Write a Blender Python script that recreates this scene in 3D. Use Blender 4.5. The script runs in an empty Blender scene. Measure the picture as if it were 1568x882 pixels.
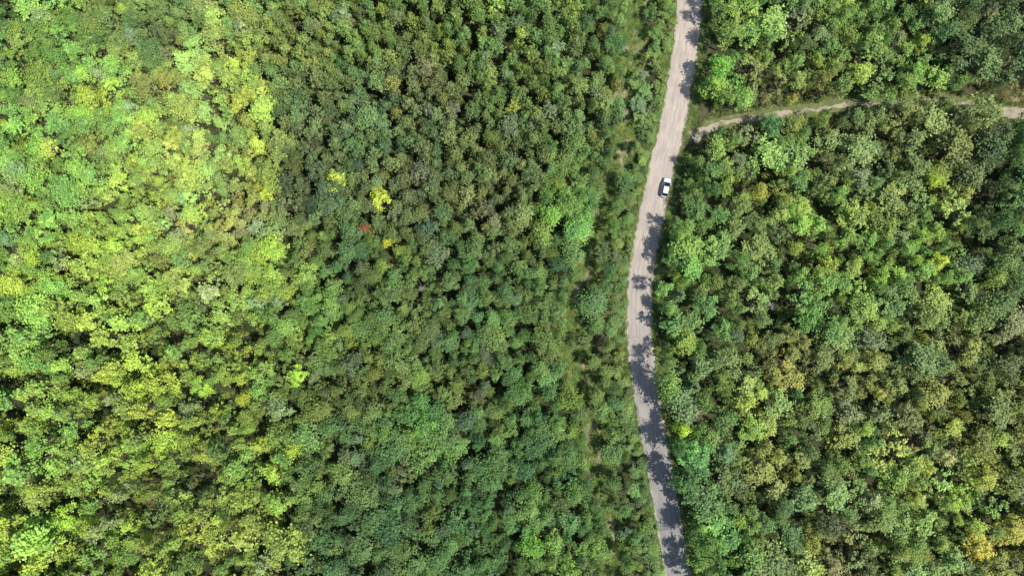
import bpy, bmesh, math, random
import numpy as np
from mathutils import Vector, noise as mnoise
R = np.random.RandomState(11)
random.seed(11)
scene = bpy.context.scene
S = 0.16; H = 167.0
def P(u, v): return ((u-784)*S, (441-v)*S)
def lin(c): 
    return tuple(((x/255.0)/12.92 if x/255.0 <= 0.04045 else ((x/255.0+0.055)/1.055)**2.4) for x in c)
KCOL = 1.8
def tone(c, des=0.16, k=1.0):
    c = np.array(c, float); l = 0.3*c[0]+0.6*c[1]+0.1*c[2]
    c = c*(1-des)+l*des; return c*np.array([1.07, 1.0, 0.84])*k

# ---------------- camera / light ----------------
cam = bpy.data.cameras.new("camera"); cam.lens = 24; cam.sensor_width = 36; cam.clip_end = 5000; cam.clip_start = 1
co = bpy.data.objects.new("camera", cam); scene.collection.objects.link(co)
co.location = (0, 0, H); co.rotation_euler = (0, 0, 0); scene.camera = co
EL = math.radians(61); d = Vector((0.924*math.cos(EL), -0.382*math.cos(EL), math.sin(EL)))
sl = bpy.data.lights.new("sun", 'SUN'); sl.energy = 5.0; sl.angle = math.radians(0.5); sl.color = (1, 0.96, 0.88)
so = bpy.data.objects.new("sun", sl); scene.collection.objects.link(so)
so.rotation_euler = d.to_track_quat('Z', 'Y').to_euler(); so.location = (60, -25, 200)
w = bpy.data.worlds.new("World"); scene.world = w; w.use_nodes = True
nt = w.node_tree; bg = nt.nodes['Background']; sky = nt.nodes.new('ShaderNodeTexSky'); sky.sky_type = 'NISHITA'
sky.sun_disc = False; sky.sun_elevation = EL; sky.sun_rotation = math.atan2(0.924, -0.382)
nt.links.new(sky.outputs[0], bg.inputs[0]); bg.inputs[1].default_value = 0.15
scene.view_settings.view_transform = 'Standard'; scene.view_settings.look = 'None'; scene.view_settings.exposure = 0

# ---------------- material helpers ----------------
def newmat(name):
    m = bpy.data.materials.new(name); m.use_nodes = True
    nt = m.node_tree; return m, nt, nt.nodes['Principled BSDF']
def nd(nt, t, **k):
    n = nt.nodes.new(t)
    for a, b in k.items(): setattr(n, a, b)
    return n
def ramp(nt, src, stops):
    r = nd(nt, 'ShaderNodeValToRGB'); nt.links.new(src, r.inputs[0])
    e = r.color_ramp.elements
    while len(e) < len(stops): e.new(0.5)
    for i, (p, c) in enumerate(stops):
        e[i].position = p; e[i].color = (*c, 1) if len(c) == 3 else c
    return r.outputs[0]
def noi(nt, scale, detail=5, rough=0.6, coord=None, w=None):
    n = nd(nt, 'ShaderNodeTexNoise'); n.inputs['Scale'].default_value = scale
    n.inputs['Detail'].default_value = detail; n.inputs['Roughness'].default_value = rough
    nt.links.new(coord, n.inputs['Vector']); return n.outputs['Fac']
def mix(nt, f, a, b, mode='MIX'):
    n = nd(nt, 'ShaderNodeMix', data_type='RGBA', blend_type=mode)
    for inp, val in ((n.inputs[0], f), (n.inputs[6], a), (n.inputs[7], b)):
        if isinstance(val, (int, float)): inp.default_value = val
        elif isinstance(val, tuple): inp.default_value = (*val, 1) if len(val) == 3 else val
        else: nt.links.new(val, inp)
    return n.outputs[2]

def leafmat(name, transl=0.25, rough=0.5):
    m, nt, bs = newmat(name)
    a = nd(nt, 'ShaderNodeAttribute', attribute_type='INSTANCER', attribute_name='tcol')
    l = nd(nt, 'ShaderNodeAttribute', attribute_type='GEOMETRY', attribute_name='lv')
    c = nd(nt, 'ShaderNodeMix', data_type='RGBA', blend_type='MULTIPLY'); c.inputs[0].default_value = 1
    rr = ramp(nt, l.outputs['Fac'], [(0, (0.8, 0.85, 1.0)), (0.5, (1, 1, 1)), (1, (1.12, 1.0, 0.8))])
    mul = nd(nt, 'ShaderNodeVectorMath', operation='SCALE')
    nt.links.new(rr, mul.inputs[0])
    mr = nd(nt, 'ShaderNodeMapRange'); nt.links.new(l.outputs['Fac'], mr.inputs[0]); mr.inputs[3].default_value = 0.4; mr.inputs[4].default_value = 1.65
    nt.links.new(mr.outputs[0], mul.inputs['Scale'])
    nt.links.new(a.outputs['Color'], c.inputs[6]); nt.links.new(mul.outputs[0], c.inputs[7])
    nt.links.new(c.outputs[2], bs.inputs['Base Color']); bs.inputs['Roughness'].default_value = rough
    bs.inputs['Specular IOR Level'].default_value = 0.45
    t = nd(nt, 'ShaderNodeBsdfTranslucent'); 
    c2 = mix(nt, 1.0, c.outputs[2], (1.05, 1.15, 0.6), 'MULTIPLY'); nt.links.new(c2, t.inputs[0])
    ms = nd(nt, 'ShaderNodeMixShader'); ms.inputs[0].default_value = transl
    nt.links.new(bs.outputs[0], ms.inputs[1]); nt.links.new(t.outputs[0], ms.inputs[2])
    nt.links.new(ms.outputs[0], nt.nodes['Material Output'].inputs[0]); return m
M_LEAF = leafmat("foliage", 0.25); M_GRASS = leafmat("grass_blades", 0.2, 0.7)
m, nt, bs = newmat("bark"); g = nd(nt, 'ShaderNodeTexCoord')
nt.links.new(ramp(nt, noi(nt, 6, coord=g.outputs['Object']), [(0.3, (0.09, 0.07, 0.055)), (0.7, (0.22, 0.19, 0.16))]), bs.inputs['Base Color']); bs.inputs['Roughness'].default_value = 0.9
M_BARK = m
m, nt, bs = newmat("dead_wood"); g = nd(nt, 'ShaderNodeTexCoord')
nt.links.new(ramp(nt, noi(nt, 6, coord=g.outputs['Object']), [(0.3, (0.3, 0.27, 0.24)), (0.7, (0.5, 0.47, 0.43))]), bs.inputs['Base Color']); bs.inputs['Roughness'].default_value = 0.9
M_DEAD = m

# ---------------- mesh builders ----------------
class MB:
    def __init__(s): s.v = []; s.f = []; s.m = []; s.l = []; s.n = 0
    def quads(s, c, nrm, size, asp, lv, mat=0):
        n = len(c); nrm = nrm/np.linalg.norm(nrm, axis=1, keepdims=True)
        r = R.normal(size=(n, 3)); t = np.cross(nrm, r); t /= np.linalg.norm(t, axis=1, keepdims=True); b = np.cross(nrm, t)
        size = np.broadcast_to(size, (n,))[:, None]
        vs = np.stack([c-t*size/2, c-b*size*asp/2+nrm*size*0.06, c+t*size/2, c+b*size*asp/2+nrm*size*0.06], 1).reshape(-1, 3)
        s.v.append(vs); idx = np.arange(n*4).reshape(n, 4)+s.n; s.f += idx.tolist(); s.n += n*4
        s.m += [mat]*n; s.l += list(np.clip(lv, 0, 1))
    def tube(s, p0, p1, r0, r1, k=5, mat=1):
        p0 = np.array(p0, float); p1 = np.array(p1, float); a = p1-p0; L = np.linalg.norm(a)
        if L < 1e-4: return
        a /= L; h = np.array([1, 0, 0]) if abs(a[0]) < 0.8 else np.array([0, 1, 0]); t = np.cross(a, h); t /= np.linalg.norm(t); b = np.cross(a, t)
        an = np.arange(k)/k*2*np.pi; ring = np.cos(an)[:, None]*t+np.sin(an)[:, None]*b
        s.v.append(np.concatenate([p0+ring*r0, p1+ring*r1]))
        for i in range(k):
            j = (i+1) % k; s.f.append([s.n+i, s.n+j, s.n+k+j, s.n+k+i]); s.m.append(mat); s.l.append(0.5)
        s.n += 2*k
    def mesh(s, name, mats):
        me = bpy.data.meshes.new(name); me.from_pydata(np.concatenate(s.v).tolist(), [], s.f)
        for mm in mats: me.materials.append(mm)
        me.polygons.foreach_set('material_index', s.m)
        at = me.attributes.new('lv', 'FLOAT', 'FACE'); at.data.foreach_set('value', np.array(s.l, dtype=np.float32))
        me.update(); return me

def crown_tree(name, h, rad, crown_base, nl, nleaf, lobe_r, top_pow=1.0, size=0.34, flat=0.75, irr=0.25, mats=None):
    b = MB()
    lean = R.normal(size=2)*0.35
    el = R.uniform(0.7, 1.0); ea = R.uniform(0, 3.14)
    ph = R.uniform(0, 6.28, 3)
    pts = [np.array([0, 0, -0.2])]
    for i in range(1, 6):
        t = i/5; pts.append(np.array([lean[0]*t+R.normal()*0.08, lean[1]*t+R.normal()*0.08, h*0.93*t]))
    for i in range(5):
        b.tube(pts[i], pts[i+1], 0.17*(1-i/5.5)*h/10, 0.17*(1-(i+1)/5.5)*h/10, 6)
    cs = []
    for i in range(nl):
        t = (i+0.5)/nl
        an = i*2.39996+R.normal()*0.4
        out = 1+irr*(math.sin(2*an+ph[0])+0.7*math.sin(3*an+ph[1])+0.5*math.sin(5*an+ph[2]))*0.6
        rr = rad*(t**0.55)*0.9*R.uniform(0.75, 1.15)*out
        zt = h - (h-crown_base)*(0.03+0.62*(t**1.2)**top_pow)*R.uniform(0.6, 1.25)
        x, y = rr*math.cos(an), rr*math.sin(an)
        xx = x*math.cos(ea)+y*math.sin(ea); yy = (-x*math.sin(ea)+y*math.cos(ea))*el
        cs.append([xx*math.cos(ea)-yy*math.sin(ea)+lean[0], xx*math.sin(ea)+yy*math.cos(ea)+lean[1], zt])
    for i in range(nl//4):
        an = R.uniform(0, 6.28); rr = rad*R.uniform(0.4, 0.9)
        cs.append([rr*math.cos(an)+lean[0], rr*math.sin(an)+lean[1], crown_base+(h-crown_base)*R.uniform(0.05, 0.3)])
    per = nleaf//len(cs)
    for c in cs:
        c = np.array(c); j = min(4, max(1, int(c[2]/h*4.2)-1)); base = pts[j]
        if base[2] < c[2]: b.tube(base, c, 0.06, 0.02, 4)
        lr = lobe_r*math.exp(R.normal()*0.35)
        o = c-np.array([0, 0, lr*0.5]); hv = np.array([c[0]-lean[0], c[1]-lean[1], 0]); hv /= (np.linalg.norm(hv)+0.3)
        nt_ = max(5, int(9*(lr/lobe_r)**2)); n = max(6, int(per*(lr/lobe_r)**2/nt_))
        lb = R.normal()*0.1
        for k in range(nt_):
            dv = R.normal(size=3)*np.array([1, 1, 0.6])+hv*0.5+np.array([0, 0, 0.75]); dv /= np.linalg.norm(dv)
            L = lr*R.uniform(0.75, 1.45); s_ = R.rand(n)**0.55
            p = o+dv*(L*s_)[:, None]*np.array([1, 1, flat*1.3])+R.normal(size=(n, 3))*lr*0.2*np.array([1, 1, 0.7])
            nr = dv*0.5+np.array([0.1, 0, 0.9])+R.normal(size=(n, 3))*0.5
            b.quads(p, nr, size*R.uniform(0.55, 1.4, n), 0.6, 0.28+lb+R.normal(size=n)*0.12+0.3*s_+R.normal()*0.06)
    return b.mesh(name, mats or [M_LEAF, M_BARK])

def spruce(name, h=11, rad=2.5, star=False):
    b = MB(); b.tube((0, 0, -0.2), (0, 0, h), 0.2, 0.03, 6)
    z = h*0.12
    while z < h*0.98:
        t = 1-z/h; L = rad*t**0.8; k = 7 if t > 0.2 else 5; a0 = R.uniform(0, 6.28)
        for i in range(k):
            an = a0+i*2*math.pi/k+R.normal()*0.15; l = L*R.uniform(0.75, 1.15)
            tip = np.array([l*math.cos(an), l*math.sin(an), z-0.12*l+0.1]); o = np.array([0, 0, z])
            b.tube(o, tip, 0.03, 0.01, 3)
            n = int(10+34*l); s_ = R.rand(n)**0.8; side = R.normal(size=n)*0.17*l*(1.15-s_)*0.75
            pp = o+(tip-o)*s_[:, None]; pv = np.array([-math.sin(an), math.cos(an), 0])
            pp = pp+pv*side[:, None]+np.array([0, 0, 1])*(R.normal(size=n)*0.05-0.3*np.abs(side))[:, None]
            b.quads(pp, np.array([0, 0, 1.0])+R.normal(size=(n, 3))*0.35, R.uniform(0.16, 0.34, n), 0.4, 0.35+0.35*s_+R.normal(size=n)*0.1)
        z += 0.42+0.25*t
    return b.mesh(name, [M_LEAF, M_BARK])

def snag(name, h=9, n=22):
    b = MB(); pts = [np.array([0, 0, -0.1])]
    for i in range(1, 6): pts.append(np.array([R.normal()*0.15*i*0.5, R.normal()*0.15*i*0.5, h*i/5]))
    for i in range(5): b.tube(pts[i], pts[i+1], 0.13*(1-i/5.3), 0.13*(1-(i+1)/5.3), 6)
    for i in range(n):
        t = R.uniform(0.35, 0.98); o = np.array([np.interp(t*5, range(6), [p[k] for p in pts]) for k in range(3)])
        an = R.uniform(0, 6.28); l = 1.9*(1.1-t)+0.5; q = o+np.array([math.cos(an)*l, math.sin(an)*l, l*0.6])
        b.tube(o, q, 0.04, 0.02, 4)
        for j in range(3):
            s_ = R.uniform(0.3, 1); o2 = o+(q-o)*s_; dq = R.normal(size=3)*0.35; dq[2] = abs(dq[2])
            b.tube(o2, o2+dq, 0.025, 0.01, 3)
    return b.mesh(name, [M_LEAF, M_DEAD])

def tuft(name, r=0.6, n=70, h=0.4):
    b = MB(); a = R.uniform(0, 6.28, n); q = r*np.sqrt(R.rand(n))
    p = np.stack([q*np.cos(a), q*np.sin(a), h*R.rand(n)*(1-q/r*0.6)], 1)
    nr = R.normal(size=(n, 3))*0.6+np.array([0, 0, 0.8])
    b.quads(p, nr, R.uniform(0.14, 0.32, n), 0.35, 0.45+R.normal(size=n)*0.2)
    return b.mesh(name, [M_GRASS, M_BARK])

protos = bpy.data.collections.new("vegetation_kinds")
defs = []
for i in range(8): defs.append(('round', crown_tree("round_crown_tree", R.uniform(9.5, 10.5), R.uniform(2.0, 2.7), 4.2, R.randint(10, 20), 1600, 0.82, size=0.355)))
for i in range(6): defs.append(('narrow', crown_tree("narrow_crown_tree", R.uniform(9.8, 10.6), R.uniform(1.1, 1.5), 3.2, R.randint(6, 10), 850, 0.56, top_pow=0.7, size=0.30, flat=1.45)))
for i in range(6): defs.append(('loose', crown_tree("loose_crown_tree", R.uniform(9, 10.5), R.uniform(2.2, 2.8), 3.5, R.randint(8, 13), 1200, 0.72, size=0.345, flat=0.95, irr=0.45)))
for i in range(3): defs.append(('shrub', crown_tree("shrub", 2.2, 1.4, 0.3, 8, 380, 0.55, size=0.28)))
for i in range(2): defs.append(('spruce', spruce("spruce")))
for i in range(2): defs.append(('snag', snag("snag")))
for i in range(3): defs.append(('tuft', tuft("tuft")))
KIND = {}
for i, (k, me) in enumerate(defs):
    o = bpy.data.objects.new("kind_%02d" % i, me); protos.objects.link(o); KIND.setdefault(k, []).append(i)

# ---------------- layout ----------------
road_pts = [(1088, -160, 0), (1072, -80, 0), (1056, 0, 0), (1052, 50, 0), (1045, 100, 0), (1036, 150, 0), (1027, 200, 0), (1015, 250, 0), (1004, 300, 0), (993, 350, 0), (984, 400, 0), (979, 450, 0), (979, 500, 0), (982, 550, 0), (989, 600, 0), (997, 650, 0), (1006, 700, 0), (1015, 750, 0), (1024, 800, 0), (1033, 850, 0), (1042, 900, 0), (1060, 980, 0), (1082, 1060, 0)]
path_pts = [(1030, 228), (1052, 216), (1075, 203), (1105, 190), (1150, 183), (1200, 175), (1250, 168), (1310, 160), (1360, 161), (1410, 157), (1450, 157), (1500, 165), (1550, 173), (1620, 176), (1720, 180)]
lane_pts = [(1566, 168), (1562, 150), (1562, 125), (1568, 98)]
corr_pts = [(1000, -120), (985, -40), (972, 20), (966, 80), (958, 140), (955, 200), (945, 250), (926, 300), (914, 345), (897, 390), (884, 440), (877, 490), (878, 540), (889, 590), (902, 640), (912, 700), (922, 760), (932, 820), (938, 882), (945, 960)]
def smooth(pts, step=1.0):
    p = np.array([P(a[0], a[1]) for a in pts]); out = []
    n = len(p)
    for i in range(n-1):
        p0 = p[max(i-1, 0)]; p1 = p[i]; p2 = p[i+1]; p3 = p[min(i+2, n-1)]
        k = max(2, int(np.linalg.norm(p2-p1)/step))
        for j in range(k):
            t = j/k; out.append(0.5*((2*p1)+(-p0+p2)*t+(2*p0-5*p1+4*p2-p3)*t*t+(-p0+3*p1-3*p2+p3)*t**3))
    out.append(p[-1]); return np.array(out)
ROAD = smooth(road_pts, 0.7); PATH = smooth(path_pts, 0.7); LANE = smooth(lane_pts, 0.7); CORR = smooth(corr_pts, 0.7)
def sdist(pt, line):
    dd = line-pt; k = np.argmin((dd**2).sum(1)); v = pt-line[k]; return math.hypot(*v), 0, k
def n1(x, s): return mnoise.noise(Vector((x, s, 0.37)))

def strip(name, line, wl, wr, z, mat, jit=0.25, freq=0.6, cols=9, crown=0.0, seed=1):
    n = len(line); vs = []; fs = []; ac = []; al = []
    L = 0
    for i in range(n):
        t = line[min(i+1, n-1)]-line[max(i-1, 0)]; t = t/np.linalg.norm(t); nr = np.array([t[1], -t[0]])
        if i: L += np.linalg.norm(line[i]-line[i-1])
        a = (wl(i) if callable(wl) else wl)+jit*n1(L*freq, seed*3.1)*1.6+jit*0.7*n1(L*freq*3.3, 5+seed)
        b = (wr(i) if callable(wr) else wr)+jit*n1(L*freq, 9+seed*2.3)*1.6+jit*0.7*n1(L*freq*3.3, 8+seed)
        for c in range(cols):
            f = c/(cols-1); off = -a+(a+b)*f; q = line[i]+nr*off; vs.append((q[0], q[1], z+crown*(1-(2*f-1)**2))); ac.append(2*f-1); al.append(L)
    for i in range(n-1):
        for c in range(cols-1):
            k = i*cols+c; fs.append((k, k+1, k+cols+1, k+cols))
    me = bpy.data.meshes.new(name); me.from_pydata(vs, [], fs); me.materials.append(mat)
    for nm, vals in (('across', ac), ('along', al)):
        at = me.attributes.new(nm, 'FLOAT', 'POINT'); at.data.foreach_set('value', np.array(vals, dtype=np.float32))
    me.update()
    if me.polygons[0].normal.z < 0: me.flip_normals()
    o = bpy.data.objects.new(name, me); scene.collection.objects.link(o); return o

m, nt, bs = newmat("forest_floor"); g = nd(nt, 'ShaderNodeTexCoord').outputs['Object']
a = ramp(nt, noi(nt, 0.12, 8, 0.7, g), [(0.35, (0.03, 0.045, 0.018)), (0.5, (0.055, 0.07, 0.028)), (0.62, (0.10, 0.09, 0.05)), (0.75, (0.17, 0.13, 0.09))])
b_ = ramp(nt, noi(nt, 1.8, 6, 0.7, g), [(0.3, (0.45, 0.45, 0.45)), (0.7, (1.3, 1.3, 1.3))])
nt.links.new(mix(nt, 1.0, a, b_, 'MULTIPLY'), bs.inputs['Base Color']); bs.inputs['Roughness'].default_value = 1; bs.inputs['Specular IOR Level'].default_value = 0.1
me = bpy.data.meshes.new("ground")
bm = bmesh.new(); bmesh.ops.create_grid(bm, x_segments=20, y_segments=20, size=3000); bm.to_mesh(me); bm.free(); me.materials.append(m)
scene.collection.objects.link(bpy.data.objects.new("ground", me))

def vergemat(name, green, dry, soil, p=0.5):
    m, nt, bs = newmat(name); g = nd(nt, 'ShaderNodeTexCoord').outputs['Object']
    a = ramp(nt, noi(nt, 0.35, 8, 0.72, g), [(p-0.14, green), (p, dry), (p+0.12, soil)])
    b_ = ramp(nt, noi(nt, 3.0, 6, 0.75, g), [(0.3, (0.55, 0.55, 0.55)), (0.7, (1.3, 1.3, 1.3))])
    nt.links.new(mix(nt, 1.0, a, b_, 'MULTIPLY'), bs.inputs['Base Color']); bs.inputs['Roughness'].default_value = 1; bs.inputs['Specular IOR Level'].default_value = 0.1
    return m
MV = vergemat("verge_grass", (0.12, 0.16, 0.055), (0.18, 0.19, 0.085), (0.34, 0.29, 0.2), 0.57)
MC = vergemat("clearing_scrub", (0.12, 0.16, 0.055), (0.2, 0.21, 0.10), (0.40, 0.30, 0.22), 0.52)
strip("utility_clearing", CORR, lambda i: 2.3+1.5*n1(i*0.05, 3), lambda i: 2.4+1.6*n1(i*0.06, 4), 0.004, MC, 0.9, 0.25, seed=2)
strip("grass_verge", ROAD, 4.4, 3.9, 0.008, MV, 0.6, 0.3, seed=3)
strip("trail_verge", PATH[12:], 2.2, 1.8, 0.012, MV, 0.6, 0.3, seed=4)
def roadmat(name, c_hi, c_lo, weeds=0.0):
    m, nt, bs = newmat(name); g = nd(nt, 'ShaderNodeTexCoord').outputs['Object']
    ac = nd(nt, 'ShaderNodeAttribute', attribute_name='across').outputs['Fac']
    al = nd(nt, 'ShaderNodeAttribute', attribute_name='along').outputs['Fac']
    sp = nd(nt, 'ShaderNodeSeparateXYZ'); nt.links.new(g, sp.inputs[0])
    mr = nd(nt, 'ShaderNodeMapRange', interpolation_type='SMOOTHSTEP'); nt.links.new(sp.outputs[1], mr.inputs[0]); mr.inputs[1].default_value = -65; mr.inputs[2].default_value = 35
    base = mix(nt, mr.outputs[0], c_lo, c_hi)
    n1_ = ramp(nt, noi(nt, 0.22, 6, 0.6, g), [(0.3, (0.84, 0.84, 0.86)), (0.7, (1.12, 1.11, 1.08))])
    n2_ = ramp(nt, noi(nt, 5, 6, 0.8, g), [(0.3, (0.88, 0.88, 0.88)), (0.7, (1.12, 1.12, 1.12))])
    base = mix(nt, 1, base, n1_, 'MULTIPLY'); base = mix(nt, 1, base, n2_, 'MULTIPLY')
    cb = nd(nt, 'ShaderNodeCombineXYZ'); s1 = nd(nt, 'ShaderNodeMath', operation='MULTIPLY'); s1.inputs[1].default_value = 0.03; nt.links.new(al, s1.inputs[0])
    nt.links.new(ac, cb.inputs[0]); nt.links.new(s1.outputs[0], cb.inputs[1])
    st = ramp(nt, noi(nt, 5, 4, 0.6, cb.outputs[0]), [(0.35, (0.84, 0.84, 0.86)), (0.65, (1.14, 1.13, 1.1))])
    base = mix(nt, 1, base, st, 'MULTIPLY')
    if weeds:
        wf = ramp(nt, noi(nt, 0.5, 6, 0.7, g), [(0.5, (0, 0, 0)), (0.6, (weeds, weeds, weeds))])
        base = mix(nt, wf, base, (0.14, 0.17, 0.07))
    nt.links.new(base, bs.inputs['Base Color']); bs.inputs['Roughness'].default_value = 0.95; bs.inputs['Specular IOR Level'].default_value = 0.2
    return m
MS = vergemat("gravel_shoulder", (0.24, 0.22, 0.14), (0.38, 0.35, 0.29), (0.45, 0.42, 0.37), 0.46)
strip("gravel_shoulder", ROAD, 3.2, 3.05, 0.016, MS, 0.3, 0.8, seed=5)
strip("gravel_road", ROAD, 2.75, 2.75, 0.02, roadmat("packed_gravel", (0.44, 0.38, 0.325), (0.255, 0.25, 0.245)), 0.14, 0.4, cols=13, crown=0.06, seed=6)
MD = roadmat("dirt_track", (0.38, 0.32, 0.25), (0.38, 0.32, 0.25), 0.85)
def pw(i):
    u = PATH[min(max(i, 0), len(PATH)-1)][0]/S+784
    return 3.0 if u < 1052 else (1.8 if u < 1072 else (0.5 if u < 1330 else (0.5 if u < 1500 else 1.4)))
strip("dirt_trail", PATH[7:], lambda i: np.mean([pw(i+k) for k in range(0, 15)]), lambda i: np.mean([pw(i+k) for k in range(0, 15)]), 0.0145, MD, 0.5, 0.6, seed=7)
strip("dry_grass_clearing", LANE, 4.2, 5.0, 0.0045, vergemat("dry_grass", (0.16, 0.17, 0.075), (0.27, 0.23, 0.13), (0.33, 0.27, 0.18), 0.47), 0.8, 0.4, seed=8)

# ---------------- region anchors ----------------
A = [
(60,50,(98,138,58),'R',.85,9,1),(220,30,(92,122,62),'R',.85,9,1),(130,150,(106,144,60),'R',.85,9,1),(300,130,(118,148,70),'R',.9,9,1),
(320,215,(124,152,72),'R',.9,9,1),(280,300,(120,148,68),'R',.9,9,1),(365,330,(120,132,68),'L',.7,7,1),(200,260,(116,150,62),'R',.85,9,1),
(50,290,(106,146,56),'R',.8,9,1),(70,400,(112,148,54),'R',.85,9,1),(190,400,(116,148,60),'R',.85,9,1),(310,430,(112,138,62),'R',.95,9,1),
(385,160,(120,148,64),'R',.9,9,1),(385,60,(110,138,66),'R',.9,9,1),(395,260,(118,142,66),'R',.85,9,1),(450,60,(96,122,60),'N',1,10,1),(405,410,(112,146,54),'R',.9,9,1),
(60,560,(108,142,54),'N',1.3,14,.7),(200,540,(116,146,52),'N',1.3,14,.7),(330,560,(110,142,52),'L',.9,13,.75),(240,660,(120,148,50),'N',1.4,15,.65),(80,680,(110,144,52),'N',1.4,14,.7),
(100,810,(116,148,50),'N',1.4,15,.65),(300,720,(108,132,54),'L',.9,14,.65),(370,810,(120,145,54),'N',1.4,14,.65),(240,850,(110,140,52),'L',.9,14,.7),(420,700,(106,140,52),'N',1.1,12,.8),
(560,50,(88,118,50),'N',1,11,1),(640,130,(86,105,60),'N',1.1,12,1),(720,60,(90,120,52),'N',1,12,1),(850,60,(82,112,50),'N',1,12,1),
(455,290,(73,94,58),'N',1.1,10,1),(455,170,(84,107,58),'N',1.1,10,1),(560,200,(73,103,58),'N',1.1,10,1),(620,290,(80,100,58),'N',1.1,10,1),(800,160,(82,111,50),'N',1,12,1),(720,230,(85,107,56),'N',1,11,1),
(780,300,(83,102,58),'N',1,11,1),(860,330,(90,128,52),'R',.8,9,1),(900,180,(84,111,54),'N',1,11,1),
(470,400,(87,120,52),'R',.85,9,1),(540,390,(68,98,50),'R',.8,9,1),(610,400,(83,115,52),'R',.75,9,1),(700,400,(77,108,54),'R',.8,9,1),(800,400,(76,108,54),'R',.75,9,1),
(480,480,(92,127,50),'R',.8,9,1),(560,520,(83,115,50),'R',.8,9,1),(640,470,(82,109,56),'R',.8,9,1),(720,480,(76,113,60),'R',.8,9,1),(800,500,(76,111,52),'R',.8,9,1),(850,440,(76,107,54),'R',.75,9,1),
(480,600,(82,109,50),'R',.8,9,1),(570,590,(82,105,48),'R',.8,9,1),(650,650,(81,123,52),'R',1.0,9,1),(720,600,(77,102,48),'R',.75,9,1),(800,600,(73,109,52),'R',.75,9,1),(860,640,(80,116,52),'R',.75,9,1),
(470,690,(82,111,50),'R',.8,9,1),(560,760,(67,100,52),'R',.95,9,1),(600,840,(69,103,52),'R',.95,9,1),(690,760,(70,105,52),'R',.9,9,1),(780,830,(73,110,50),'R',.85,9,1),(820,730,(71,109,54),'R',.85,9,1),(500,850,(71,103,56),'R',.95,9,1),(880,800,(75,110,50),'R',.75,9,1),
(1150,50,(94,128,54),'R',.95,10,.9),(1110,120,(90,131,50),'R',.85,10,.9),(1170,140,(104,115,64),'L',.85,9,.85),(1230,90,(96,122,52),'L',.85,10,.85),(1320,60,(86,120,52),'R',.85,10,.9),(1400,110,(90,123,52),'L',.85,9,.9),(1480,60,(82,107,60),'R',1.0,13,.9),(1540,50,(68,92,52),'R',1.05,14,.8),
(1100,240,(90,120,54),'R',.85,9,.85),(1170,290,(104,128,52),'L',.85,9,.8),(1210,230,(86,119,54),'R',.9,10,.85),(1300,230,(94,114,58),'L',.95,10,.85),(1390,210,(94,112,60),'L',1.1,12,.85),(1480,240,(72,91,52),'R',1.0,13,.8),(1550,220,(78,114,50),'R',1.1,13,.85),
(1070,320,(79,115,52),'R',.85,10,.9),(1080,400,(82,121,50),'R',.9,10,.85),(1160,370,(92,116,54),'L',.95,9,.8),(1260,340,(98,131,50),'L',.95,10,.85),(1360,320,(88,115,54),'R',.95,10,.85),(1430,280,(105,128,50),'L',.85,10,.85),(1500,340,(76,105,52),'R',1.1,12,.85),(1440,390,(98,130,48),'L',.85,10,.8),(1550,420,(81,106,52),'R',1.0,11,.9),
(1060,500,(79,115,52),'R',.9,10,.85),(1150,460,(90,116,54),'L',.95,10,.8),(1240,470,(82,118,54),'R',1.05,11,.8),(1300,400,(100,133,52),'L',.95,10,.8),(1200,550,(104,117,60),'L',.85,9,.75),(1330,500,(88,118,52),'R',.95,10,.85),(1430,500,(90,113,54),'R',.95,10,.85),(1530,540,(96,115,50),'L',.95,11,.85),
(1080,640,(86,119,54),'R',1.1,12,.85),(1160,640,(106,132,56),'L',.95,9,.75),(1250,620,(90,117,54),'L',.85,9,.8),(1320,590,(107,122,58),'L',.85,9,.8),(1400,640,(87,103,54),'L',.95,10,.85),(1500,640,(94,111,48),'R',1.0,11,.85),
(1080,740,(79,118,56),'R',1.1,11,.9),(1170,720,(100,117,60),'L',.85,9,.75),(1260,760,(83,107,56),'R',.95,10,.8),(1400,720,(114,137,58),'L',.95,10,.8),(1480,770,(112,138,54),'L',1.0,10,.8),(1330,700,(92,118,50),'L',.85,10,.8),(1540,700,(96,116,50),'L',.95,11,.85),
(1110,850,(86,126,50),'R',1.0,10,.9),(1190,830,(88,112,56),'R',1.0,10,.85),(1290,850,(106,118,62),'L',.95,9,.8),(1400,820,(94,119,52),'R',.95,10,.8),(1520,840,(108,120,52),'L',.95,11,.85),
(940,60,(84,116,54),'R',.7,7,.7),(925,250,(79,111,52),'R',.65,7,.75),(940,420,(79,110,52),'R',.75,8,.75),(930,560,(81,111,52),'R',.75,8,.7),(950,700,(80,113,52),'R',.75,8,.75),(970,820,(80,115,52),'R',.75,8,.75),(1000,150,(88,117,56),'L',.6,5,.75),
]
AP = np.array([(a[0], a[1]) for a in A], float); AC = np.array([tone(lin(a[2]), k=1.13 if a[0] > 1050 else 1.0) for a in A]); AK = [a[3] for a in A]
gm = np.exp(np.log(AC).mean(0)); AC = gm*(AC/gm)**1.08
AN = np.array([(a[4], a[5], a[6]) for a in A])
def region(u, v):
    wv = mnoise.noise_vector(Vector((u*0.012, v*0.012, 1.3)))*26
    wv2 = mnoise.noise_vector(Vector((u*0.045, v*0.045, 4.3)))*16
    q = np.array([u+wv[0]+wv2[0], v+wv[1]+wv2[1]])
    d2 = ((AP-q)**2).sum(1)+150; wt = d2**-2.4; wt /= wt.sum()
    return wt@AC, AK[R.choice(len(A), p=wt)], wt@AN, AK[int(np.argmax(wt))]

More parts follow.
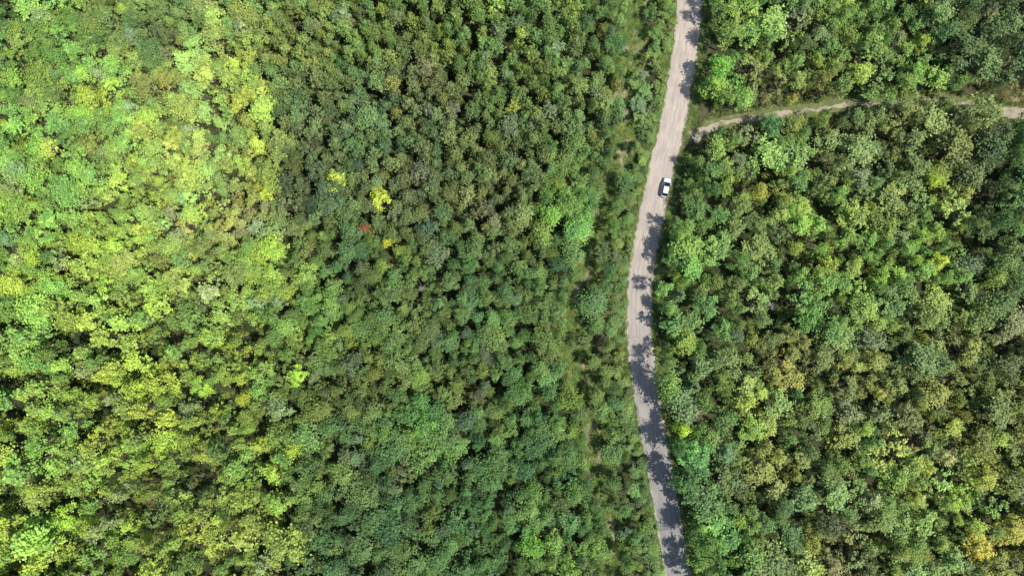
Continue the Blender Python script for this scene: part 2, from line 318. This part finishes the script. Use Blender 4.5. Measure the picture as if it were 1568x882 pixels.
gaps = [(60,495,40,9),(150,500,46,9),(230,505,38,9),(300,508,46,9),(375,500,44,10),(235,640,34,15),(325,712,30,15),(215,770,26,20),(110,690,30,11),(20,545,30,11),(60,630,28,12),(300,590,24,9),(410,640,20,14),(150,590,28,10),(340,860,24,12),(230,870,28,11),(410,770,14,18),(30,750,30,14),(130,750,18,14),(40,850,22,12),(660,585,14,6),(1490,205,24,22),(1520,270,20,16),(1190,500,14,16),(1290,470,12,10),(1210,395,14,10),(1110,420,10,14),(1310,215,18,8),(1285,830,22,14),(1150,690,16,12),(1330,740,12,14),(1180,545,14,12),(1250,690,12,12),(1500,310,14,16),(1225,440,14,10),(1025,520,12,10),(1130,560,14,11),(1545,70,20,16),(985,40,16,12),(935,270,10,18),(915,530,9,22),(930,660,8,24),(905,415,8,14)]
for _ in range(56):
    gu, gv = R.uniform(1060, 1560), R.uniform(0, 880); gaps.append((gu, gv, R.uniform(5, 11), R.uniform(5, 11)))
for _ in range(38):
    gu, gv = R.uniform(0, 440), R.uniform(510, 880); gaps.append((gu, gv, R.uniform(8, 20), R.uniform(6, 10)))
for _ in range(34):
    gu, gv = R.uniform(420, 900), R.uniform(0, 880); gaps.append((gu, gv, R.uniform(3, 8), R.uniform(3, 7)))
pts = []
grid = {}
def place(x, y, r):
    gx, gy = int(x//8), int(y//8)
    for i in (-1, 0, 1):
        for j in (-1, 0, 1):
            for (a, b, c) in grid.get((gx+i, gy+j), ()):
                if (a-x)**2+(b-y)**2 < ((r+c)*0.5)**2: return False
    grid.setdefault((gx, gy), []).append((x, y, r)); return True
def gadd(x, y, r): grid.setdefault((int(x//8), int(y//8)), []).append((x, y, r))
XR, YR = 150, 92
def jitcol(c, amt=1.0):
    c = np.array(c)*math.exp(float(np.clip(R.normal(), -2.2, 1.7))*0.19*amt)
    h = np.clip(R.normal(), -1.5, 1.8)*0.12*amt
    q = R.rand()
    if q < 0.06:   l = c.mean()*1.2; c = c*0.72+l*0.28
    elif q < 0.16: c = c*np.array([1.2, 1.1, 0.85])
    elif q < 0.20: c = c*np.array([1.0, 0.85, 0.95])
    elif q < 0.29: c = c*np.array([0.7, 0.77, 0.78])
    return np.clip([c[0]*(1+h), c[1]*(1+h*0.1), c[2]*(1-h*0.6)], 0.004, 0.6)
special = [(583,303,14,(150,176,50)),(512,271,13,(145,182,60)),(408,297,10,(150,170,55)),(75,223,13,(146,166,72)),(390,220,12,(146,178,68)),(1440,398,12,(150,178,48)),(1045,655,12,(138,174,45)),(22,435,15,(146,168,62)),(240,465,20,(132,162,62)),(160,437,13,(132,166,58)),(405,160,22,(128,160,68)),(420,380,16,(132,164,58)),(450,575,14,(132,170,48)),(370,607,11,(146,162,48)),(590,370,6,(160,175,45)),(172,375,13,(132,165,60)),(125,290,14,(120,152,66)),(1165,290,10,(136,142,60)),(1400,712,16,(122,146,66)),(1475,768,16,(124,156,58)),(450,688,13,(130,154,50)),(250,685,18,(130,160,58)),(200,685,16,(126,160,58)),(330,835,18,(132,154,62)),(420,725,15,(132,162,58)),(375,118,12,(128,158,72)),(230,180,12,(134,165,66)),(560,350,5,(134,88,60)),(300,590,13,(126,164,50)),(100,790,20,(124,160,50)),(180,580,13,(128,156,56)),(1430,275,9,(146,172,52)),(380,60,12,(124,150,68)),(1150,655,18,(114,146,60)),(850,325,16,(104,148,56)),(820,840,14,(92,140,46)),(1350,420,12,(120,154,58)),(1105,100,18,(88,140,44)),(1235,490,18,(80,122,56)),(650,655,20,(80,126,54))]
SPEC = []
for (u, v, rp, c) in special:
    h = 10.5 if rp > 9 else 10; s = (H-h*0.85)/H; x, y = P(784+(u-784)*s, 441+(v-441)*s); rad = rp*S*s
    k = random.choice(KIND['round']); sc = rad/2.3; gadd(x, y, rad*1.5)
    pts.append((x, y, 0, k, max(sc, 0.4), h/10, tone(lin(c), 0.1), R.uniform(0, 6.28)))
for (u, v) in [(645,440),(1280,470),(1188,470)]:
    x, y = P(784+(u-784)*.95, 441+(v-441)*.95); gadd(x, y, 1.6); pts.append((x, y, 0, random.choice(KIND['snag']), 0.75, 0.95, (0.1, 0.1, 0.1), R.uniform(0, 6.28)))
conifers = [(1040, 452, 2.9, 11), (1062, 592, 2.9, 11), (1040, 566, 2.0, 8), (1068, 505, 1.8, 8)]
for (u, v, r, h) in conifers:
    s = (H-h*0.6)/H; x, y = P(784+(u-784)*s, 441+(v-441)*s); gadd(x, y, r*1.4)
    SPEC.append((x, y, r, h))
CX, CY = P(1018, 288.5)
cand = R.uniform([-XR, -YR], [XR, YR], size=(50000, 2))
pend = []
for (x, y) in cand:
    hh = 9.0; f = H/(H-hh*0.85); u = 784+x/S*f; v = 441-y/S*f
    c, kd, (cs, ht, dn), kmax = region(u, v)
    ht = ht*R.uniform(0.82, 1.18)*1.02
    if kd == 'R' or kd == 'L':
        sc = cs*(1.02 if u > 1050 else 0.94)*math.exp(float(np.clip(R.normal(), -2, 1.7))*(0.33 if u > 1050 else 0.29)); kind = 'round' if kd == 'R' else 'loose'; cr = 2.4*sc
        if R.rand() < 0.2: kind = 'loose'
        if sc < 0.7: ht *= 0.9
    else:
        sc = cs*1.05*math.exp(R.normal()*0.22); kind = 'narrow'; cr = 1.45*sc
        if R.rand() < 0.1: kind = 'round'; sc *= 0.62
    pend.append((x, y, u, v, c, kd, kind, sc, cr, ht, dn))
pend.sort(key=lambda a: -a[8]+R.normal()*2.5)
for (x, y, u, v, c, kd, kind, sc, cr, ht, dn) in pend:
    pt = np.array([x, y])
    dr, _, kr = sdist(pt, ROAD); vv = 441-y/S; uu = 784+x/S
    east = x > ROAD[kr][0]
    if east:
        mn = 2.9+(2.2 if 40 < vv < 250 else 0.5)+cr*0.42+0.6*n1(y*0.15, 2)
        if vv > 560: mn -= 0.6; 
        if dr < mn: continue
        if vv > 540 and dr < 8: ht *= 1.25
        if 0 < x-CX < 7.5 and -6.5 < y-CY < 3.5:
            if dr < 5.2+cr*0.5: continue
            ht = min(ht, 1.35*(dr-4.0)+1.0)
            if ht < 2.5: continue
            sc = min(sc, 0.3+ht/12)
    else:
        if dr < 2.9+1.4+cr*0.75+(0.35*ht if ht < 7 else 1.9): 
            if dr < 2.9+1.2: continue
            ht = min(ht, 1.3+0.85*(dr-4.0)+R.rand()); sc = min(sc, 0.25+ht/11); cr = 2.4*sc
            if ht < 2.0: continue
    dp, _, kp = sdist(pt, PATH)
    if dp < 1.35+cr*0.55 and kp > 5: continue
    if dp < 5.0 and uu < 1080: continue
    if sdist(pt, LANE)[0] < 3.6+cr*0.5: continue
    gt = H/(H-ht*0.8); ut = 784+x/S*gt; vt = 441-y/S*gt; rp_ = cr/S*gt*0.8
    if ut+rp_ > 1532 and 100 < vt < 184+rp_*0.8: continue
    kc = sdist(pt, CORR); dc = kc[0]; wc = 2.0+1.9*n1(y*0.09, 6)
    if dc < wc+cr*0.5: continue
    if not east and dr > 5 and x > CORR[kc[2]][0]-1: ht *= R.uniform(0.7, 1.0)
    bad = False
    g7 = H/(H-5.0); ug = 784+x/S*g7; vg = 441-y/S*g7
    for (gu, gv, ga, gb) in gaps:
        if ((ug-gu)/(ga+3))**2+((vg-gv)/(gb+3))**2 < 1: bad = True; break
    if bad: continue
    pack = 1.38 if kd != 'N' else 1.5
    if not place(x, y, cr*pack/(dn**0.5)): continue
    k = random.choice(KIND[kind])
    pts.append((x, y, 0, k, sc, ht/10, jitcol(c, 0.9), R.uniform(0, 6.28)))
ntree = len(pts)
shr = []
for (x, y) in R.uniform([-XR, -YR], [XR, YR], size=(6500, 2)):
    pt = np.array([x, y]); dr = sdist(pt, ROAD)[0]
    if dr < 4.3 or sdist(pt, LANE)[0] < 3.4: continue
    dp, _, kp = sdist(pt, PATH)
    if dp < 1.5 or (dp < 4.2 and x/S+784 < 1080): continue
    dc = sdist(pt, CORR)[0]
    if dc < 3.1 and R.rand() < 0.55: continue
    u = 784+x/S*1.01; v = 441-y/S*1.01
    c = region(u, v)[0]
    shr.append((x, y, 0, random.choice(KIND['shrub']), R.uniform(0.5, 1.15)*(0.75 if dc < 3 else 1), R.uniform(0.5, 1.6), jitcol(np.array(c)*np.array([1.05, 1.0, 1.0]), 1.1), R.uniform(0, 6.28)))
tuf = []
def scat(line, n, a, b, s0, s1, cols, cond=None):
    for _ in range(n):
        i = R.randint(1, len(line)-1); t = line[i]-line[i-1]; t = t/np.linalg.norm(t); nr = np.array([t[1], -t[0]])
        q = line[i]+nr*R.uniform(a, b)*(1 if R.rand() < 0.5 else -1)+R.normal(size=2)*0.2
        dr = sdist(q, ROAD)[0]
        if dr < 3.0: continue
        if line is not PATH and q[0]/S+784 > 1000 and sdist(q, PATH)[0] < 1.8: continue
        if abs(q[1]) > 95: continue
        if line is CORR and mnoise.noise(Vector((q[0]*0.35, q[1]*0.35, 2))) > 0.18: continue
        tuf.append((q[0], q[1], 0.01, random.choice(KIND['tuft']), R.uniform(s0, s1), R.uniform(0.5, 1.5), jitcol(tone(lin(cols[R.randint(len(cols))]), 0.15), 1.0), R.uniform(0, 6.28)))
G1 = [(112, 146, 68), (125, 150, 76), (98, 136, 58), (140, 155, 90)]
scat(ROAD, 4800, 3.1, 5.6, 0.4, 1.1, G1)
scat(CORR, 5200, 0.0, 4.0, 0.6, 1.5, [(112, 148, 64), (104, 144, 54), (135, 152, 80), (94, 134, 50)])
scat(PATH[12:], 2600, 0.45, 2.4, 0.4, 1.1, [(140, 152, 88), (124, 148, 74), (106, 138, 62)])
scat(LANE, 380, 0.0, 5.0, 0.4, 1.1, [(140, 142, 88), (122, 138, 74)])
print("COUNTS", ntree, len(shr), len(tuf))

def scatter_obj(name, data, kcol=1.0):
    n = len(data); me = bpy.data.meshes.new(name); me.from_pydata([(a[0], a[1], a[2]) for a in data], [], [])
    def add(nm, ty, key, arr): at = me.attributes.new(nm, ty, 'POINT'); at.data.foreach_set(key, np.array(arr, dtype=np.int32 if ty == 'INT' else np.float32).ravel())
    add('kind', 'INT', 'value', [a[3] for a in data])
    add('scl', 'FLOAT_VECTOR', 'vector', [(a[4], a[4], a[5]) for a in data])
    add('rot', 'FLOAT_VECTOR', 'vector', [(0, 0, a[7]) for a in data])
    add('tcol', 'FLOAT_COLOR', 'color', [(*np.clip(np.array(a[6])*kcol, 0, 0.7), 1) for a in data])
    o = bpy.data.objects.new(name, me); scene.collection.objects.link(o)
    ng = bpy.data.node_groups.new(name+"_scatter", 'GeometryNodeTree')
    ng.interface.new_socket("Geometry", in_out='INPUT', socket_type='NodeSocketGeometry'); ng.interface.new_socket("Geometry", in_out='OUTPUT', socket_type='NodeSocketGeometry')
    gi = ng.nodes.new('NodeGroupInput'); go = ng.nodes.new('NodeGroupOutput'); ip = ng.nodes.new('GeometryNodeInstanceOnPoints')
    ci = ng.nodes.new('GeometryNodeCollectionInfo'); ci.inputs['Collection'].default_value = protos; ci.inputs['Separate Children'].default_value = True; ci.inputs['Reset Children'].default_value = True
    def na(nm, ty):
        k = ng.nodes.new('GeometryNodeInputNamedAttribute'); k.data_type = ty; k.inputs['Name'].default_value = nm; return k.outputs['Attribute']
    L = ng.links.new
    L(gi.outputs[0], ip.inputs['Points']); L(ci.outputs[0], ip.inputs['Instance']); ip.inputs['Pick Instance'].default_value = True
    L(na('kind', 'INT'), ip.inputs['Instance Index']); L(na('rot', 'FLOAT_VECTOR'), ip.inputs['Rotation']); L(na('scl', 'FLOAT_VECTOR'), ip.inputs['Scale'])
    L(ip.outputs[0], go.inputs[0]); md = o.modifiers.new("scatter", 'NODES'); md.node_group = ng; return o
scatter_obj("deciduous_forest", pts, KCOL)
scatter_obj("understory_shrubs", shr, KCOL*0.85)
scatter_obj("roadside_grass", tuf, 1.2)
for (x, y, r, h) in SPEC:
    o = bpy.data.objects.new("spruce_tree", spruce("spruce_tree_mesh", h, r)); scene.collection.objects.link(o)
    o.location = (x, y, 0); o.rotation_euler = (0, 0, R.uniform(0, 6)); o["tcol"] = [0.17, 0.27, 0.11]

# ---------------- car ----------------
def simple(name, col, rough=0.4, metal=0.0, coat=0.0):
    m, nt, bs = newmat(name); g = nd(nt, 'ShaderNodeTexCoord').outputs['Object']
    nt.links.new(ramp(nt, noi(nt, 3, 3, 0.5, g), [(0.3, tuple(c*0.93 for c in col)), (0.7, col)]), bs.inputs['Base Color'])
    bs.inputs['Roughness'].default_value = rough; bs.inputs['Metallic'].default_value = metal; bs.inputs['Coat Weight'].default_value = coat; return m
MW = simple("white_paint", (0.70, 0.74, 0.78), 0.3, 0, 0.6); MG = simple("dark_glass", (0.015, 0.018, 0.022), 0.08); MT = simple("tyre_rubber", (0.02, 0.02, 0.02), 0.8)
MRIM = simple("alloy", (0.45, 0.45, 0.46), 0.3, 0.9); MRED = simple("tail_lamp", (0.3, 0.01, 0.01), 0.2); MHL = simple("headlamp", (0.7, 0.72, 0.75), 0.1); MTR = simple("black_trim", (0.02, 0.02, 0.02), 0.6)
car = bpy.data.objects.new("suv_car", None); scene.collection.objects.link(car)
def child(name, me, loc=(0, 0, 0), rot=(0, 0, 0), sm=True):
    o = bpy.data.objects.new(name, me); scene.collection.objects.link(o); o.parent = car; o.location = loc; o.rotation_euler = rot
    if sm:
        for p in me.polygons: p.use_smooth = True
    return o
def loft(name, secs, mats, matf=None):
    bm = bmesh.new(); rings = []
    for y, pr in secs:
        full = pr+[(-x, z) for x, z in reversed(pr) if x > 1e-4]
        rings.append([bm.verts.new((x, y, z)) for x, z in full])
    for i in range(len(rings)-1):
        k = len(rings[i])
        for j in range(k):
            f = bm.faces.new((rings[i][j], rings[i][(j+1) % k], rings[i+1][(j+1) % k], rings[i+1][j]))
    bm.faces.new(rings[0]); bm.faces.new(list(reversed(rings[-1])))
    bmesh.ops.recalc_face_normals(bm, faces=bm.faces)
    me = bpy.data.meshes.new(name); bm.to_mesh(me); bm.free()
    for mm in mats: me.materials.append(mm)
    return me
def prof(wd, zt, zb=0.32): return [(wd*0.88, zb), (wd, zb+0.15), (wd, (zb+zt)/2+0.08), (wd*0.97, zt-0.08), (wd*0.86, zt), (wd*0.4, zt+0.03)]
body = loft("body", [(-2.35, prof(0.72, 0.78, 0.45)), (-2.28, prof(0.84, 0.98, 0.35)), (-1.9, prof(0.92, 1.05)), (-0.8, prof(0.94, 1.06)), (0.6, prof(0.94, 1.04)), (1.2, prof(0.93, 1.02)), (1.8, prof(0.9, 0.97)), (2.2, prof(0.82, 0.88, 0.35)), (2.38, prof(0.66, 0.7, 0.42))], [MW])
o = child("body", body); mo = o.modifiers.new("bev", 'SUBSURF'); mo.levels = 2; mo.render_levels = 2
def gp(wd, zt): return [(wd, 1.0), (wd*0.985, 1.12), (wd*0.93, (1.12+zt)/2), (wd*0.86, zt-0.03), (wd*0.75, zt), (wd*0.35, zt+0.015)]
child("glasshouse", loft("glasshouse", [(-2.15, gp(0.84, 1.12)), (-1.75, gp(0.86, 1.52)), (-0.6, gp(0.88, 1.66)), (0.2, gp(0.88, 1.64)), (1.28, gp(0.86, 1.12))], [MG]))
def rp(wd, zt, th=0.03): return [(wd*0.9, zt-0.02), (wd, zt+0.0), (wd*0.96, zt+th), (wd*0.8, zt+th+0.02), (wd*0.35, zt+th+0.035)]
child("roof", loft("roof", [(-1.5, rp(0.62, 1.57)), (-1.35, rp(0.66, 1.61)), (-0.6, rp(0.70, 1.655)), (0.05, rp(0.69, 1.645)), (0.2, rp(0.64, 1.62))], [MW]))
def box(name, sx, sy, sz, mat, bev=0.02):
    bm = bmesh.new(); bmesh.ops.create_cube(bm, size=1); bmesh.ops.scale(bm, vec=(sx, sy, sz), verts=bm.verts)
    bmesh.ops.bevel(bm, geom=bm.edges[:], offset=min(bev, sx*0.3, sy*0.3, sz*0.3), segments=2, affect='EDGES'); me = bpy.data.meshes.new(name); bm.to_mesh(me); bm.free(); me.materials.append(mat); return me
for s in (-1, 1):
    child("mirror", box("mirror", 0.2, 0.12, 0.14, MW, 0.04), (s*1.02, 0.75, 1.12))
    child("roof_rail", box("roof_rail", 0.035, 1.5, 0.04, MTR, 0.01), (s*0.62, -0.65, 1.72))
    child("headlamp", box("headlamp", 0.34, 0.16, 0.14, MHL, 0.04), (s*0.62, 2.22, 0.78), (0, 0, -s*0.35))
    child("tail_lamp", box("tail_lamp", 0.24, 0.1, 0.24, MRED, 0.03), (s*0.7, -2.27, 0.88), (0, 0, s*0.3))
    child("a_pillar", box("a_pillar", 0.05, 1.0, 0.05, MW, 0.01), (s*0.73, 0.8, 1.38), (-0.48, 0, s*0.06))
    child("c_pillar", box("c_pillar", 0.08, 0.5, 0.06, MW, 0.01), (s*0.75, -1.95, 1.36), (0.8, 0, 0))
    for yy in (-1.42, 1.45):
        bm = bmesh.new(); bmesh.ops.create_cone(bm, cap_ends=True, segments=28, radius1=0.36, radius2=0.36, depth=0.24); bmesh.ops.bevel(bm, geom=[e for e in bm.edges if len(e.link_faces) == 2 and any(len(f.verts) > 4 for f in e.link_faces)], offset=0.04, segments=3, affect='EDGES')
        me = bpy.data.meshes.new("wheel"); bm.to_mesh(me); bm.free(); me.materials.append(MT); child("wheel", me, (s*0.84, yy, 0.36), (0, math.pi/2, 0))
        bm = bmesh.new(); bmesh.ops.create_cone(bm, cap_ends=True, segments=20, radius1=0.23, radius2=0.21, depth=0.02)
        me = bpy.data.meshes.new("rim"); bm.to_mesh(me); bm.free(); me.materials.append(MRIM); child("rim", me, (s*0.967, yy, 0.36), (0, s*math.pi/2, 0), False)
child("grille", box("grille", 0.8, 0.06, 0.2, MTR), (0, 2.35, 0.66))
child("rear_bumper", box("rear_bumper", 1.4, 0.14, 0.2, MTR, 0.05), (0, -2.33, 0.5))
car.location = (CX, CY, 0.05); car.rotation_euler = (0, 0, math.radians(-12))
